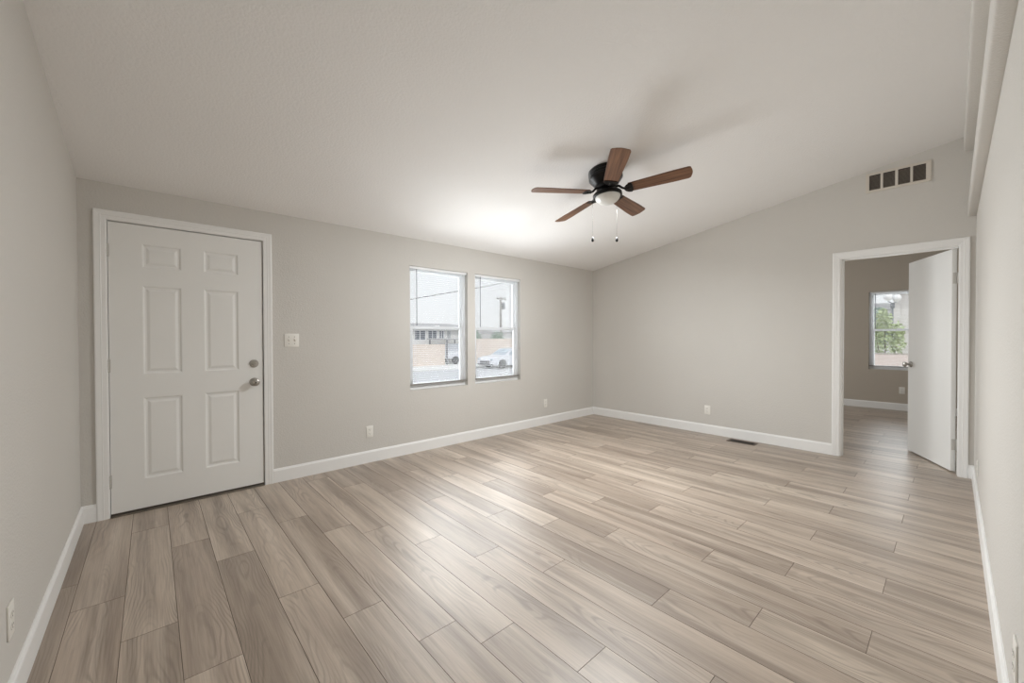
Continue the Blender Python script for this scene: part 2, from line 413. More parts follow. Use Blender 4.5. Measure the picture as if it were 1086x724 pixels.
mb = MB(); mb.box((.6862, A + .0475, .02), (.6978, A + .0498, 2.043)); mb.box((-.2184, A + .0475, .02), (-.2070, A + .0498, 2.043)); mb.box((-.207, A + .0475, 2.0317), (.6862, A + .0498, 2.0433))
mb.build('gap_shade_strip', M['sweep_gap'], t5)  # dark strip standing in for shadow in the gap around the leaf
mb = MB(); x0, x1 = B, B + TB
mb.box((x0, OY0 + .001, 0), (x1, -.0315, 2.027)); mb.box((x0, .770, 0), (x1, OY1 - .001, 2.027)); mb.box((x0, OY0 + .001, 2.027), (x1, OY1 - .001, OZ - .001))
for a, b in ((-.0315, -.0285), (.760, .770)): mb.box((x0 + .035, a, 0), (x0 + .07, b, 2.027))
mb.box((x0 + .035, -.022, 2.017), (x0 + .07, .770, 2.027))
struct(mb.build('trim_6', M['trim']), 'white jamb lining the bedroom doorway', 'door jamb')
# threshold
mb = MB(); mb.prism([(DX0 + .02, A - .020, 0), (DX0 + .02, A - .012, .010), (DX0 + .02, A + .03, .016), (DX0 + .02, A + TH, .016), (DX0 + .02, A + TH, 0)], (DX1 - DX0 - .04, 0, 0))
mb.box((DX0 + .02, A + .001, .0155), (DX1 - .02, A + .03, .022), .002)
struct(mb.build('trim_7', M['sill']), 'worn metal threshold under the entry door', 'threshold')

# ------------------------------------------------------------------ entry door, six raised panels
def panel_face(mb, W, H, panels, y, put):
    xs = sorted({0, W} | {v for p in panels for v in p[:2]}); zs = sorted({0, H} | {v for p in panels for v in p[2:]})
    bm = mb.bm; cache = {}
    def V(x, z, d):
        k = (round(x, 5), round(z, 5), round(d, 5))
        if k not in cache: cache[k] = bm.verts.new(put(x, z, d))
        return cache[k]
    for i in range(len(xs) - 1):
        for j in range(len(zs) - 1):
            a, b, c, d = xs[i], xs[i + 1], zs[j], zs[j + 1]
            if any(abs(p[0] - a) < 1e-6 and abs(p[2] - c) < 1e-6 for p in panels):
                st = [(0, 0), (.006, .0025), (.010, .0075), (.018, .0085), (.022, .0085), (.036, .0030), (.040, .0022)]
                for (i0, d0), (i1, d1) in zip(st, st[1:]):
                    q0 = [(a + i0, c + i0), (b - i0, c + i0), (b - i0, d - i0), (a + i0, d - i0)]
                    q1 = [(a + i1, c + i1), (b - i1, c + i1), (b - i1, d - i1), (a + i1, d - i1)]
                    for k in range(4):
                        n = (k + 1) % 4
                        bm.faces.new((V(*q0[k], d0), V(*q0[n], d0), V(*q1[n], d1), V(*q1[k], d1)))
                bm.faces.new([V(*q, st[-1][1]) for q in q1])
            else:
                bm.faces.new((V(a, c, 0), V(b, c, 0), V(b, d, 0), V(a, d, 0)))
    return cache, V, xs, zs
def entry_door():
    W, H = .9065, 2.015
    d1 = empty('door_1', (-.2155, A + .003, .022)); struct(d1, 'closed white six panel entry door in the left corner', 'door')
    rows = [(.206, .789), (.956, 1.588), (1.718, 1.884)]; cols = [(.171, .387), (.521, .741)]
    P = [(c[0], c[1], r[0], r[1]) for c in cols for r in rows]
    mb = MB()
    cache, V, xs, zs = panel_face(mb, W, H, P, 0, lambda x, z, d: (x, d, z))
    bm = mb.bm; t = .044
    # edges and back
    per = [(x, 0) for x in xs] + [(W, z) for z in zs[1:]] + [(x, H) for x in reversed(xs[:-1])] + [(0, z) for z in reversed(zs[1:-1])]
    n = len(per); back = [bm.verts.new((x, t, z)) for x, z in per]
    for i in range(n): bm.faces.new((V(*per[i], 0), V(*per[(i + 1) % n], 0), back[(i + 1) % n], back[i]))
    bm.faces.new(back)
    mb.build('door_leaf', M['door'], d1)
    mb = MB(); mb.box((0, .004, -.012), (W, .040, -.0005)); mb.build('door_sweep', M['sweep_gap'], d1)
    for z in (1.838, 1.046, .246):
        mb = MB(); zz = z - .022
        for k in range(5): mb.lathe([(.0055, zz - .045 + k * .018), (.006, zz - .044 + k * .018), (.006, zz - .029 + k * .018), (.0055, zz - .028 + k * .018)], 12, Matrix.Translation((-.0045, -.0065, 0)))
        mb.box((-.011, -.002, zz - .045), (-.0045, .0, zz + .045)); mb.box((-.0045, -.0015, zz - .045), (.006, -.0003, zz + .045))
        mb.build('hinge', M['hinge'], d1)
    rot = Matrix.Rotation(pi / 2, 4, 'X')                     # local z -> -y (into the room)
    cx = .629 + .2155
    def at(z): return Matrix.Translation((cx, 0, z - .022)) @ rot
    mb = MB(); mb.lathe([(.033, -.0005), (.033, .004), (.030, .010), (.024, .0115), (.0, .0115)], 36, at(1.024))
    db = mb.build('deadbolt', M['nickel'], d1, smooth=radians(35))
    mb = MB(); mb.box((-.016, -.005, .0110), (.016, .005, .026), .004, 3, M4=at(1.024) @ Matrix.Rotation(.35, 4, 'Z')); mb.build('thumb_turn', M['nickel'], db, smooth=radians(40))
    mb = MB(); mb.lathe([(.034, -.0005), (.034, .004), (.030, .009), (.015, .012), (.012, .030), (.018, .036), (.0285, .046), (.0305, .056), (.027, .066), (.016, .071), (0, .072)], 36, at(.872))
    kb = mb.build('doorknob', M['nickel'], d1, smooth=radians(40))
    mb = MB(); mb.lathe([(.006, .0715), (.006, .074), (0, .074)], 16, at(.872)); mb.build('lock_button', M['strike'], kb)
    for z in (1.024, .872):
        mb = MB(); mb.box((W - .001, .006, z - .022 - .028), (W + .0022, .034, z - .022 + .028)); mb.build('strike_plate', M['strike'], d1)
entry_door()

# ------------------------------------------------------------------ bedroom door, flush and open
def bedroom_door():
    W, H, T = .755, 2.012, .035; ang = math.atan2(.316, .69)
    r = empty('door_2', (5.387, .0105, .012), ang); struct(r, 'flush white bedroom door standing open beyond the doorway', 'door')
    mb = MB(); mb.box((0, -T, 0), (W, 0, H), .0015, 1); mb.build('door_leaf', M['door'], r)
    for z in (1.75, .24):
        mb = MB(); mb.box((-.002, -T, z - .05), (-.0003, -.006, z + .05)); mb.box((-.0025, -T - .006, z - .05), (-.0003, -T, z + .05))
        mb.lathe([(.006, z - .05), (.006, z + .05)], 12, Matrix.Translation((-.004, -T - .006, 0)))
        mb.build('hinge', M['hinge'], r)
    for sgn in (1, -1):
        rot = Matrix.Translation((W - .062, 0 if sgn > 0 else -T, .925)) @ Matrix.Rotation(-sgn * pi / 2, 4, 'X')
        mb = MB(); mb.lathe([(.032, 0), (.032, .004), (.028, .009), (.013, .012), (.011, .030), (.017, .036), (.026, .044), (.028, .054), (.025, .062), (.013, .067), (0, .068)], 32, rot)
        k = mb.build('doorknob', M['nickel'], r, smooth=radians(40))
    mb = MB(); mb.box((W - .001, -T / 2 - .012, .90), (W + .0015, -T / 2 + .012, .95)); mb.build('latch', M['nickel'], r)
bedroom_door()

# ------------------------------------------------------------------ windows and blinds (local: x across, y outward, z up)
def window(name, loc, rz, W, H, label):
    r = empty(name, loc, rz); struct(r, label, 'window')
    f0, f1, fw = .052, .122, .030
    def frame(nm, x0, x1, z0, z1, y0, y1, w, mt, par):
        mb = MB()
        mb.box((x0, y0, z0), (x0 + w, y1, z1), .002, 1); mb.box((x1 - w, y0, z0), (x1, y1, z1), .002, 1)
        mb.box((x0 + w, y0, z0), (x1 - w, y1, z0 + w), .002, 1); mb.box((x0 + w, y0, z1 - w), (x1 - w, y1, z1), .002, 1)
        return mb.build(nm, mt, par)
    frame('window_frame', .0005, W - .0005, .0005, H - .0005, f0, f1, fw, M['vinyl'], r)
    mid = H * .505
    lo = frame('lower_sash', fw, W - fw, fw, mid + .02, f0 + .010, f0 + .034, .036, M['vinyl'], r)
    up = frame('upper_sash', fw, W - fw, mid - .015, H - fw, f0 + .040, f0 + .062, .026, M['vinyl'], r)
    mb = MB(); mb.box((fw + .034, f0 + .020, fw + .034), (W - fw - .034, f0 + .024, mid - .014)); mb.build('pane', M['glass'], lo)
    mb = MB(); mb.box((fw + .024, f0 + .049, mid + .009), (W - fw - .024, f0 + .053, H - fw - .024)); mb.build('pane', M['glass'], up)
    mb = MB(); mb.box((W / 2 - .03, f0 + .012, mid + .02), (W / 2 + .03, f0 + .032, mid + .030), .003); mb.build('sash_lock', M['vinyl'], lo)
    return r
def blind(loc, rz, W, H, label):
    r = empty('window_blind', loc, rz); tag(r, label, 'blind', 'white slat blinds')
    g = .006; yc = .026
    mb = MB(); mb.box((g, yc - .014, H - .028), (W - g, yc + .014, H - .002), .002, 1); mb.build('headrail', M['blind'], r)
    z0 = .052; mb = MB(); z = z0 + .030; bm = mb.bm
    while z < H - .034:
        ring0 = []
        for y, dz in ((-.0125, 0), (-.004, .0018), (.004, .0018), (.0125, 0), (.004, .0011), (-.004, .0011)): ring0.append((yc + y, z + dz))
        mb.rings([[(x, y, q) for y, q in ring0] for x in (g + .002, W - g - .002)])
        z += .0215
    mb.build('slats', M['blind'], r)
    mb = MB(); mb.box((g, yc - .013, z0), (W - g, yc + .013, z0 + .013), .003, 2); mb.build('bottom_rail', M['rail'], r)
    for x in (.10 * W, .90 * W):
        mb = MB()
        for y in (-.0135, .0135): mb.box((x - .0012, yc + y - .0006, z0 + .012), (x + .0012, yc + y + .0006, H - .028))
        mb.build('ladder_cord', M['blind'], r)
    mb = MB(); mb.lathe([(.0042, H - .64), (.0048, H - .63), (.0040, H - .60), (.0040, H - .05), (.0028, H - .03)], 8, Matrix.Translation((.085, yc - .020, 0)))
    mb.build('tilt_wand', M['wand'], r)
    mb = MB(); x = W - .055
    mb.tube([(x, yc - .019, H - .03), (x, yc - .019, H - .72)], .0012, 6); mb.lathe([(.002, H - .75), (.006, H - .745), (.005, H - .72), (.002, H - .715)], 10, Matrix.Translation((x, yc - .019, 0)))
    mb.build('lift_cord', M['blind'], r)
    return r
HW = WT - WB
window('window_1', (W1[0], A, WB), 0, W1[1] - W1[0], HW, 'white framed window nearest the entry door')
window('window_2', (W2[0], A, WB), 0, W2[1] - W2[0], HW, 'white framed window nearest the room corner')
window('window_3', (BED, BW[1], WB), -pi / 2, BW[1] - BW[0], HW, 'bedroom window seen through the open doorway')
window('window_added', (SW[0], A, WB), 0, SW[1] - SW[0], HW, 'added white framed bedroom window, unseen, for light')
blind((W1[0], A, WB), 0, W1[1] - W1[0], HW, 'open white slat blind in the window nearest the entry door')
blind((W2[0], A, WB), 0, W2[1] - W2[0], HW, 'open white slat blind in the window nearest the room corner')
blind((BED, BW[1], WB), -pi / 2, BW[1] - BW[0], HW, 'open white slat blind in the bedroom window beyond the door')

# ------------------------------------------------------------------ outlets, switch, grille, register
def outlet(loc, rz, label):
    """local: x across, -y out of the wall"""
    r = empty('wall_outlet', loc, rz); tag(r, label, 'outlet', 'duplex outlets on the walls')
    mb = MB(); mb.box((-.035, -.0055, -.0575), (.035, .0, .0575), .0025, 2); mb.build('cover_plate', M['plate'], r, smooth=radians(30))
    for z in (.0195, -.0195):
        mb = MB()
        pts = [(.0165 * cos(a), .0145 * max(-.82, min(.82, sin(a)))) for a in [2 * pi * k / 28 for k in range(28)]]
        mb.prism([(x, -.0052, z + q) for x, q in pts], (0, -.0022, 0))
        rc = mb.build('receptacle', M['plate'], r)
        for sx, hh in ((-.0065, .0045), (.0065, .0037)):
            mb = MB(); mb.box((sx - .0011, -.0078, z + .003 - hh), (sx + .0011, -.0072, z + .003 + hh)); mb.build('slot', M['slot'], rc)
        mb = MB(); mb.lathe([(.0024, 0), (.0024, .0006)], 10, Matrix.Translation((0, -.0072, z - .0078)) @ Matrix.Rotation(pi / 2, 4, 'X')); mb.build('ground_hole', M['slot'], rc)
    mb = MB(); mb.lathe([(.0032, 0), (.0028, .0012), (0, .0014)], 12, Matrix.Translation((0, -.0054, 0)) @ Matrix.Rotation(pi / 2, 4, 'X')); mb.build('screw', M['plate'], r)
outlet((1.598, A, .304), 0, 'white duplex outlet below and left of the two windows')
outlet((4.139, A, .300), 0, 'white duplex outlet right of the windows near the corner')
outlet((B, 2.101, .301), -pi / 2, 'white duplex outlet on the wall left of the bedroom doorway')
outlet((BED, .565, .335), -pi / 2, 'white duplex outlet on the far bedroom wall under the window')
outlet((C_, 2.088, .305), pi / 2, 'white duplex outlet on the plain left wall near the floor')
outlet((1.835, D_, .305), pi, 'white duplex outlet on the right edge wall closest to the viewer')
outlet((4.49, D_, .265), pi, 'white duplex outlet on the right edge wall just by the doorway casing')

def switch():
    r = empty('light_switch', (.909, A, 1.214)); tag(r, 'white double toggle light switch right of the entry door', 'light switch')
    mb = MB(); mb.box((-.058, -.006, -.0575), (.058, 0, .0575), .0025, 2); mb.build('cover_plate', M['plate'], r, smooth=radians(30))
    for x in (-.023, .023):
        mb = MB(); mb.box((x - .006, -.0068, -.0125), (x + .006, -.0055, .0125)); s_ = mb.build('toggle_bezel', M['grille'], r)
        mb = MB(); mb.box((x - .0042, -.020, -.005), (x + .0042, -.006, .005), .0015, 2, M4=Matrix.Translation((0, -.006, .002)) @ Matrix.Rotation(-.45, 4, 'X') @ Matrix.Translation((0, .006, 0))); mb.build('toggle', M['plate'], s_)
        for z in (.030, -.030):
            mb = MB(); mb.lathe([(.0034, 0), (.003, .0012), (0, .0014)], 12, Matrix.Translation((x, -.0058, z)) @ Matrix.Rotation(pi / 2, 4, 'X')); mb.build('screw', M['louver'], r)
switch()

def grille():
    yc_, zc_ = .3655, 2.743; r = empty('air_vent', (B, yc_, zc_), -pi / 2); tag(r, 'white four section return air grille above the bedroom doorway', 'vent')
    Wd, Hd = .449, .190; cells = [(-.200, -.117), (-.099, -.016), (.004, .087), (.104, .187)]
    cells = [(-.198, -.117), (-.098, -.014), (.006, .088), (.106, .190)]
    mb = MB(); zz = .0725
    xs = [-Wd / 2] + [v for c in cells for v in c] + [Wd / 2]
    for i in range(0, len(xs) - 1, 2): mb.box((xs[i], -.010, -Hd / 2 + (.0225)), (xs[i + 1], 0, Hd / 2 - .0225), .0008, 1)
    for z0, z1 in ((-Hd / 2, -zz), (zz, Hd / 2)): mb.box((-Wd / 2, -.010, z0), (Wd / 2, 0, z1), .0015, 1)
    mb.build('vent_frame', M['grille'], r)
    mb = MB(); mb.box((-.205, -.0012, -.076), (.200, -.0002, .076)); mb.build('duct_backing', M['duct'], r)
    for c in cells:
        mb = MB(); z = -.066
        while z < .070:
            mb.box((c[0], -.0045, -.0006), (c[1], .0045, .0006), M4=Matrix.Translation((0, -.006, z)) @ Matrix.Rotation(radians(50), 4, 'X')); z += .0105
        mb.build('louver_bank', M['louver'], r)
    for x in (-.212, .212):
        mb = MB(); mb.lathe([(.004, 0), (.0035, .0015), (0, .0018)], 12, Matrix.Translation((x, -.0098, 0)) @ Matrix.Rotation(pi / 2, 4, 'X')); mb.build('screw', M['grille'], r)
grille()

def register():
    r = empty('floor_register', (5.125, 1.652, 0), pi / 2); tag(r, 'brown metal floor register by the baseboard left of the doorway', 'floor vent')
    L_, W_ = .300, .140; mb = MB()
    for a, b in (((-L_ / 2, -W_ / 2), (L_ / 2, -W_ / 2 + .022)), ((-L_ / 2, W_ / 2 - .022), (L_ / 2, W_ / 2)), ((-L_ / 2, -W_ / 2 + .022), (-L_ / 2 + .022, W_ / 2 - .022)), ((L_ / 2 - .022, -W_ / 2 + .022), (L_ / 2, W_ / 2 - .022))):
        mb.box((*a, 0), (*b, .004), .001, 1)
    mb.build('register_frame', M['brown'], r)
    mb = MB(); mb.box((-L_ / 2 + .02, -W_ / 2 + .02, .0001), (L_ / 2 - .02, W_ / 2 - .02, .0006)); mb.build('dark_opening', M['slot'], r)
    mb = MB()
    for k in range(13): 
        x = -L_ / 2 + .030 + k * .020; mb.box((x - .0012, -W_ / 2 + .022, .0006), (x + .0012, W_ / 2 - .022, .0032))
    mb.box((-L_ / 2 + .022, -.0015, .0006), (L_ / 2 - .022, .0015, .0032)); mb.build('damper_vanes', M['strike'], r)
register()

# ------------------------------------------------------------------ ceiling fan
def ceiling_fan():
    cx, cy = 2.821, 1.958; nrm = Vector((.013, .125, 1)).normalized()
    r = empty('ceiling_fan', (cx, cy, zc(cy))); r.rotation_mode = 'QUATERNION'; q = Vector((0, 0, 1)).rotation_difference(nrm); r.rotation_quaternion = q
    tag(r, 'black five blade ceiling fan with walnut blades and frosted bowl', 'ceiling fan')
    mb = MB(); mb.lathe([(.125, .006), (.134, -.002), (.138, -.010), (.138, -.024), (.134, -.028), (.138, -.032), (.138, -.046), (.134, -.050), (.138, -.054), (.138, -.074), (.130, -.086), (.112, -.108), (.098, -.128), (.070, -.140), (.0, -.142)], 48)
    mb.build('motor_housing', M['black'], r, smooth=radians(30))
    mb = MB(); mb.lathe([(.085, -.136), (.085, -.158), (.062, -.166), (.055, -.176), (.055, -.196), (.0, -.197)], 40); mb.build('switch_housing', M['black'], r, smooth=radians(30))
    ph0 = 3.892; zb = -.190
    for k in range(5):
        a = ph0 + k * 2 * pi / 5
        b = bpy.data.objects.new('fan_blade', None); 
        mb = MB(); R0, R1 = .172, .652; pitch = radians(12); t = .006
        outline = []
        n = 24; w0, w1 = .054, .069
        for i in range(n + 1):                                   # one long edge out, rounded tip, back
            s = i / n; outline.append((R0 + (R1 - .035 - R0) * s, w0 + (w1 - w0) * min(1, s * 1.3)))
        for i in range(1, 9):
            th = pi / 2 - pi / 2 * i / 9 * .0 ; 
        tip = [(R1 - .035 + .024 * sin(pi / 2 * i / 6), w1 - .018 * (1 - cos(pi / 2 * i / 6))) for i in range(1, 7)]
        half = outline + tip + [(R1 - .004, w1 * .40), (R1, 0)]
        full = half + [(x, -y) for x, y in reversed(half[:-1])]
        def P(x, y, z): return Vector((x, y * cos(pitch), z - y * sin(pitch)))
        mb.rings([[P(x, y, -t / 2) for x, y in full], [P(x, y, t / 2) for x, y in full]])
        bl = mb.build('fan_blade', M['blade'], r, loc=(0, 0, zb)); bl.rotation_euler = (0, 0, a)
        mb = MB()
        mb.tube([(.070, 0, .036), (.100, 0, .030), (.125, 0, .006), (.150, 0, -.006), (.185, 0, -.006)], [.010, .010, .009, .009, .008], 10)
        pl = [(.140, .016), (.152, .036), (.172, .052), (.196, .056), (.205, .040), (.208, .0)]
        full = pl + [(x, -y) for x, y in reversed(pl[:-1])]
        mb.rings([[P(x, y, -t / 2 - .0055) for x, y in full], [P(x, y, -t / 2 - .0004) for x, y in full]])
        for x, y in ((.188, .030), (.188, -.030), (.188, 0)):
            mb.lathe([(.005, -.0035), (.004, -.001), (.004, 0)], 10, Matrix.Translation(P(x, y, -t / 2 - .005)))
        mb.build('blade_bracket', M['black'], bl, smooth=radians(40))
    mb = MB(); mb.lathe([(.055, -.186), (.075, -.192), (.112, -.200), (.119, -.208), (.119, -.226), (.113, -.231), (.104, -.231), (.104, -.214), (.05, -.206)], 48, cap=False)
    ft = mb.build('light_fitter', M['black'], r, smooth=radians(35))
    prof = [(.103 * cos(t), -.224 - .066 * sin(t)) for t in [pi / 2 * i / 14 for i in range(15)]]
    mb = MB(); mb.lathe([(.100, -.216)] + prof, 48); mb.build('glass_bowl', M['bowl'], r, smooth=radians(50))
    l = bpy.data.lights.new('room_fill', 'AREA'); l.shape = 'DISK'; l.size = .20; l.energy = FILL_W; l.color = DAY  # added fill for the room, the bowl above stays unlit
    lo = bpy.data.objects.new('room_fill', l); COL.objects.link(lo); lo.location = Vector((cx, cy, zc(cy))) - nrm * .325; lo.rotation_euler = Vector((-.05, .22, -1)).to_track_quat('-Z', 'Y').to_euler()
    inv = q.inverted()
    for lat, zt_, zl in ((-.122, 2.385, 2.062), (.078, 2.385, 2.062)):
        top = Vector((cx, cy, 0)) + Vector((.742, -.670, 0)) * lat + Vector((0, -.024, 0)); root = Vector((cx, cy, zc(cy)))
        mb = MB(); p0 = top + Vector((0, 0, zt_)); p1 = top + Vector((0, 0, zl))
        loc = lambda p: inv @ (p - root)
        mb.tube([loc(p0), loc(p1)], .0007, 6)
        for i in range(40): 
            c = loc(p0.lerp(p1, i / 39)); bmesh.ops.create_icosphere(mb.bm, subdivisions=1, radius=.0012, matrix=Matrix.Translation(c))
        ch = mb.build('pull_chain', M['chain'], r)
        mb = MB(); Mx = Matrix.Translation(loc(p1)) @ inv.to_matrix().to_4x4()
        mb.lathe([(.002, .006), (.006, 0), (.010, -.014), (.0115, -.024), (.009, -.032), (0, -.036)], 16, Mx); mb.build('pull_knob', M['black'], ch, smooth=radians(50))
ceiling_fan()

# ------------------------------------------------------------------ outside the front windows
G = -1.05
mb = MB(); mb.box((-20, A + .8, G - .2), (70, 23.95, G)); struct(mb.build('street', M['asphalt']), 'pale street outside the front windows', 'street')
mb = MB(); mb.box((-20, 23.95, G - .2), (70, 26.0, G + .13), .03); struct(mb.build('sidewalk', M['concrete']), 'pale sidewalk along the far side of the street', 'sidewalk')
mb = MB(); mb.box((-20, 26.0, G - .2), (90, 70, G + .10)); struct(mb.build('ground_far', M['concrete']), 'pale ground beyond the street', 'ground')

def block_wall(x0, x1, y, z1, label, pil):
    r = empty('block_wall', ((x0 + x1) / 2, y, G + .1)); tag(r, label, 'wall')
    mb = MB(); z = G + .1; row = 0
    while z < z1 - .05:
        x = x0 - (.2 if row % 2 else 0)
        while x < x1:
            mb.box((max(x, x0) + .004 - r.location.x, -.1, z - r.location.z + .004), (min(x + .4, x1) - .004 - r.location.x, .1, z + .196 - r.location.z), .006, 1); x += .4
        z += .2; row += 1
    mb.build('blocks', M['tan'], r)
    mb = MB(); mb.box((x0 - r.location.x, -.12, z - r.location.z), (x1 - r.location.x, .12, z + .06 - r.location.z), .01); mb.build('wall_cap', M['tan'], r)
block_wall(11.0, 17.2, 27.0, .60, 'tan block wall across the street left of the carport', 0)
block_wall(20.0, 27.5, 27.0, .95, 'tan block wall behind the parked white car', 0)

def house(loc, W, Dp, H, label, wins, vent):
    r = empty('house', loc); tag(r, label, 'house')
    mb = MB(); mb.box((0, 0, 0), (W, Dp, H)); mb.build('house_wall', M['stucco'], r)
    mb = MB(); e_ = .5
    mb.prism([(-e_, -e_, H), (-e_, Dp + e_, H), (-e_, Dp + e_, H + .18), (-e_, Dp / 2, H + .55), (-e_, -e_, H + .18)], (W + 2 * e_, 0, 0)); mb.build('roof', M['roofing'], r)
    for x0, x1, z0, z1 in wins:
        mb = MB()
        for a, b, c, d in ((x0 - .06, x0, z0 - .06, z1 + .06), (x1, x1 + .06, z0 - .06, z1 + .06), (x0, x1, z0 - .06, z0), (x0, x1, z1, z1 + .06), ((x0 + x1) / 2 - .03, (x0 + x1) / 2 + .03, z0, z1)): mb.box((a, -.05, c), (b, .02, d))
        wn = mb.build('house_window', M['vinyl'], r)
        mb = MB(); mb.box((x0, -.02, z0), (x1, .01, z1)); mb.build('house_pane', M['dark_window'], wn)
    if vent:
        mb = MB(); mb.lathe([(.12, H + .3), (.12, H + .9), (.30, H + .92), (.30, H + 1.05), (.05, H + 1.2)], 16, Matrix.Translation((vent, Dp * .4, 0))); mb.build('roof_vent', M['roofing'], r)
hz = G + .1
house((15.0, 30.0, hz), 6.4, 7, 2.95, 'pale house behind the left tan block wall', [(1.2, 2.2, 2.0, 2.75), (2.5, 3.3, 2.0, 2.75), (3.6, 4.0, 2.0, 2.75), (4.4, 4.7, 1.95, 2.75)], 1.7)
house((31.0, 36.0, hz), 9, 8, 2.6, 'low pale house far behind the utility pole', [(1.5, 2.8, 1.0, 2.1), (4.2, 5.5, 1.0, 2.1)], 0)

# carport with a pale trailer under it
r = empty('carport', (17.4, 28.0, hz)); tag(r, 'grey flat roofed carport between the two tan block walls', 'carport')
mb = MB(); mb.box((-.3, -1.4, 2.0), (2.6, 1.6, 2.12), .02); mb.build('carport_roof', M['roofing'], r)
for x, y in ((-.1, -1.2), (2.4, -1.2), (-.1, 1.4), (2.4, 1.4)):
    mb = MB(); mb.box((x - .05, y - .05, 0), (x + .05, y + .05, 2.0)); mb.build('post', M['cartrim'], r)
r = empty('utility_trailer', (18.4, 28.2, hz)); tag(r, 'white box trailer parked under the grey carport', 'trailer')
mb = MB(); mb.box((-.65, -.8, .45), (.75, 1.0, 1.7), .06, 3); mb.build('trailer_body', M['carpaint'], r)
for y in (-.8, 1.0):
    mb = MB(); mb.lathe([(.30, -.09), (.32, -.06), (.32, .06), (.30, .09)], 20, Matrix.Translation((.1, y, .32)) @ Matrix.Rotation(pi / 2, 4, 'X')); mb.build('trailer_wheel', M['rubber'], r)

def leaves(bm, c, rad, n, size, squash=1.0):
    for _ in range(n):
        d = Vector((random.gauss(0, 1), random.gauss(0, 1), random.gauss(0, 1))).normalized() * (random.random() ** .4)
        p = Vector(c) + Vector((d.x * rad[0], d.y * rad[1], d.z * rad[2]))
        ax = Vector((random.uniform(-1, 1), random.uniform(-1, 1), random.uniform(-.6, .6))).normalized(); s = size * random.uniform(.6, 1.3)
        nrm = ax.orthogonal().normalized(); nrm.rotate(Quaternion(ax, random.uniform(0, 6.28))); sd = ax.cross(nrm) * s * .32
        vs = [bm.verts.new(p - ax * s * .5), bm.verts.new(p + sd + nrm * s * .06), bm.verts.new(p + ax * s * .5), bm.verts.new(p - sd + nrm * s * .06)]
        bm.faces.new(vs)
for i, (x, z, lab) in enumerate(((20.9, 1.35, 'grey green hedge shrub above the tan wall, left of the pair'), (23.5, 1.30, 'grey green hedge shrub above the tan wall, right of the pair'))):
    r = empty('hedge_shrub', (x, 28.0, hz)); tag(r, lab, 'shrub', 'hedge shrubs behind the tan wall')
    mb = MB(); leaves(mb.bm, (0, 0, z - hz - .25), (.85, .5, .75), 500, .17); mb.build('foliage', M['leaf2'], r)
    mb = MB(); mb.tube([(0, 0, 0), (.05, 0, .9), (.1, .05, 1.8)], [.06, .05, .02]); mb.tube([(0, 0, .5), (-.3, .05, 1.2), (-.5, 0, 1.8)], [.04, .03, .01]); mb.build('stem', M['bark'], r)

# utility pole and cable
r = empty('utility_pole', (25.63, 30, hz)); tag(r, 'wooden utility pole with crossarm seen through the window nearest the corner', 'utility pole')
mb = MB(); mb.tube([(0, 0, 0), (0, 0, 6.15)], [.14, .10], 12); mb.build('pole_shaft', M['pole'], r)
mb = MB(); mb.box((-.55, -.14, 5.88), (.62, -.04, 6.0)); mb.build('crossarm', M['pole'], r)
for x in (-.45, 0.25, .52):
    mb = MB(); mb.lathe([(.03, 6.0), (.05, 6.05), (.03, 6.1), (.04, 6.14), (.01, 6.16)], 10, Matrix.Translation((x, -.09, 0))); mb.build('insulator', M['lampgrey'], r)
mb = MB(); mb.lathe([(.10, 4.95), (.17, 5.0), (.17, 5.55), (.10, 5.62)], 16, Matrix.Translation((.26, -.1, 0))); mb.build('transformer', M['lampgrey'], r)
def wire_z(x): return 3.571 + (x - 11.713) * .2210
mb = MB(); x0, x1 = 2.0, 30.0; pts = [(x0 + i, 22, wire_z(x0 + i) + .006 * ((i - 14) ** 2 - 40) * .12) for i in range(29)]
ends = (pts[0], pts[-1]); pts[0] = (pts[0][0] + .12, 22, pts[0][2]); pts[-1] = (pts[-1][0] - .12, 22, pts[-1][2])
mb.tube(pts, .026, 6); tag(mb.build('overhead_cable', M['cable']), 'dark overhead cable slanting across both front windows', 'cable')
for x, z, lab in ((ends[0][0], ends[0][2], 'short grey service pole left of the windows holding the cable'), (ends[1][0], ends[1][2], 'tall grey service pole right of the windows holding the cable')):
    r = empty('service_pole', (x, 22, G)); tag(r, lab, 'pole'); mb = MB(); mb.tube([(0, 0, 0), (0, 0, z - G + .12)], [.09, .07], 12); mb.build('pole_shaft', M['pole'], r)
    mb = MB(); mb.lathe([(.03, -.05), (.06, 0), (.06, .05), (.02, .10)], 12, Matrix.Translation((0, 0, z - G + .12))); mb.build('pole_cap', M['lampgrey'], r)

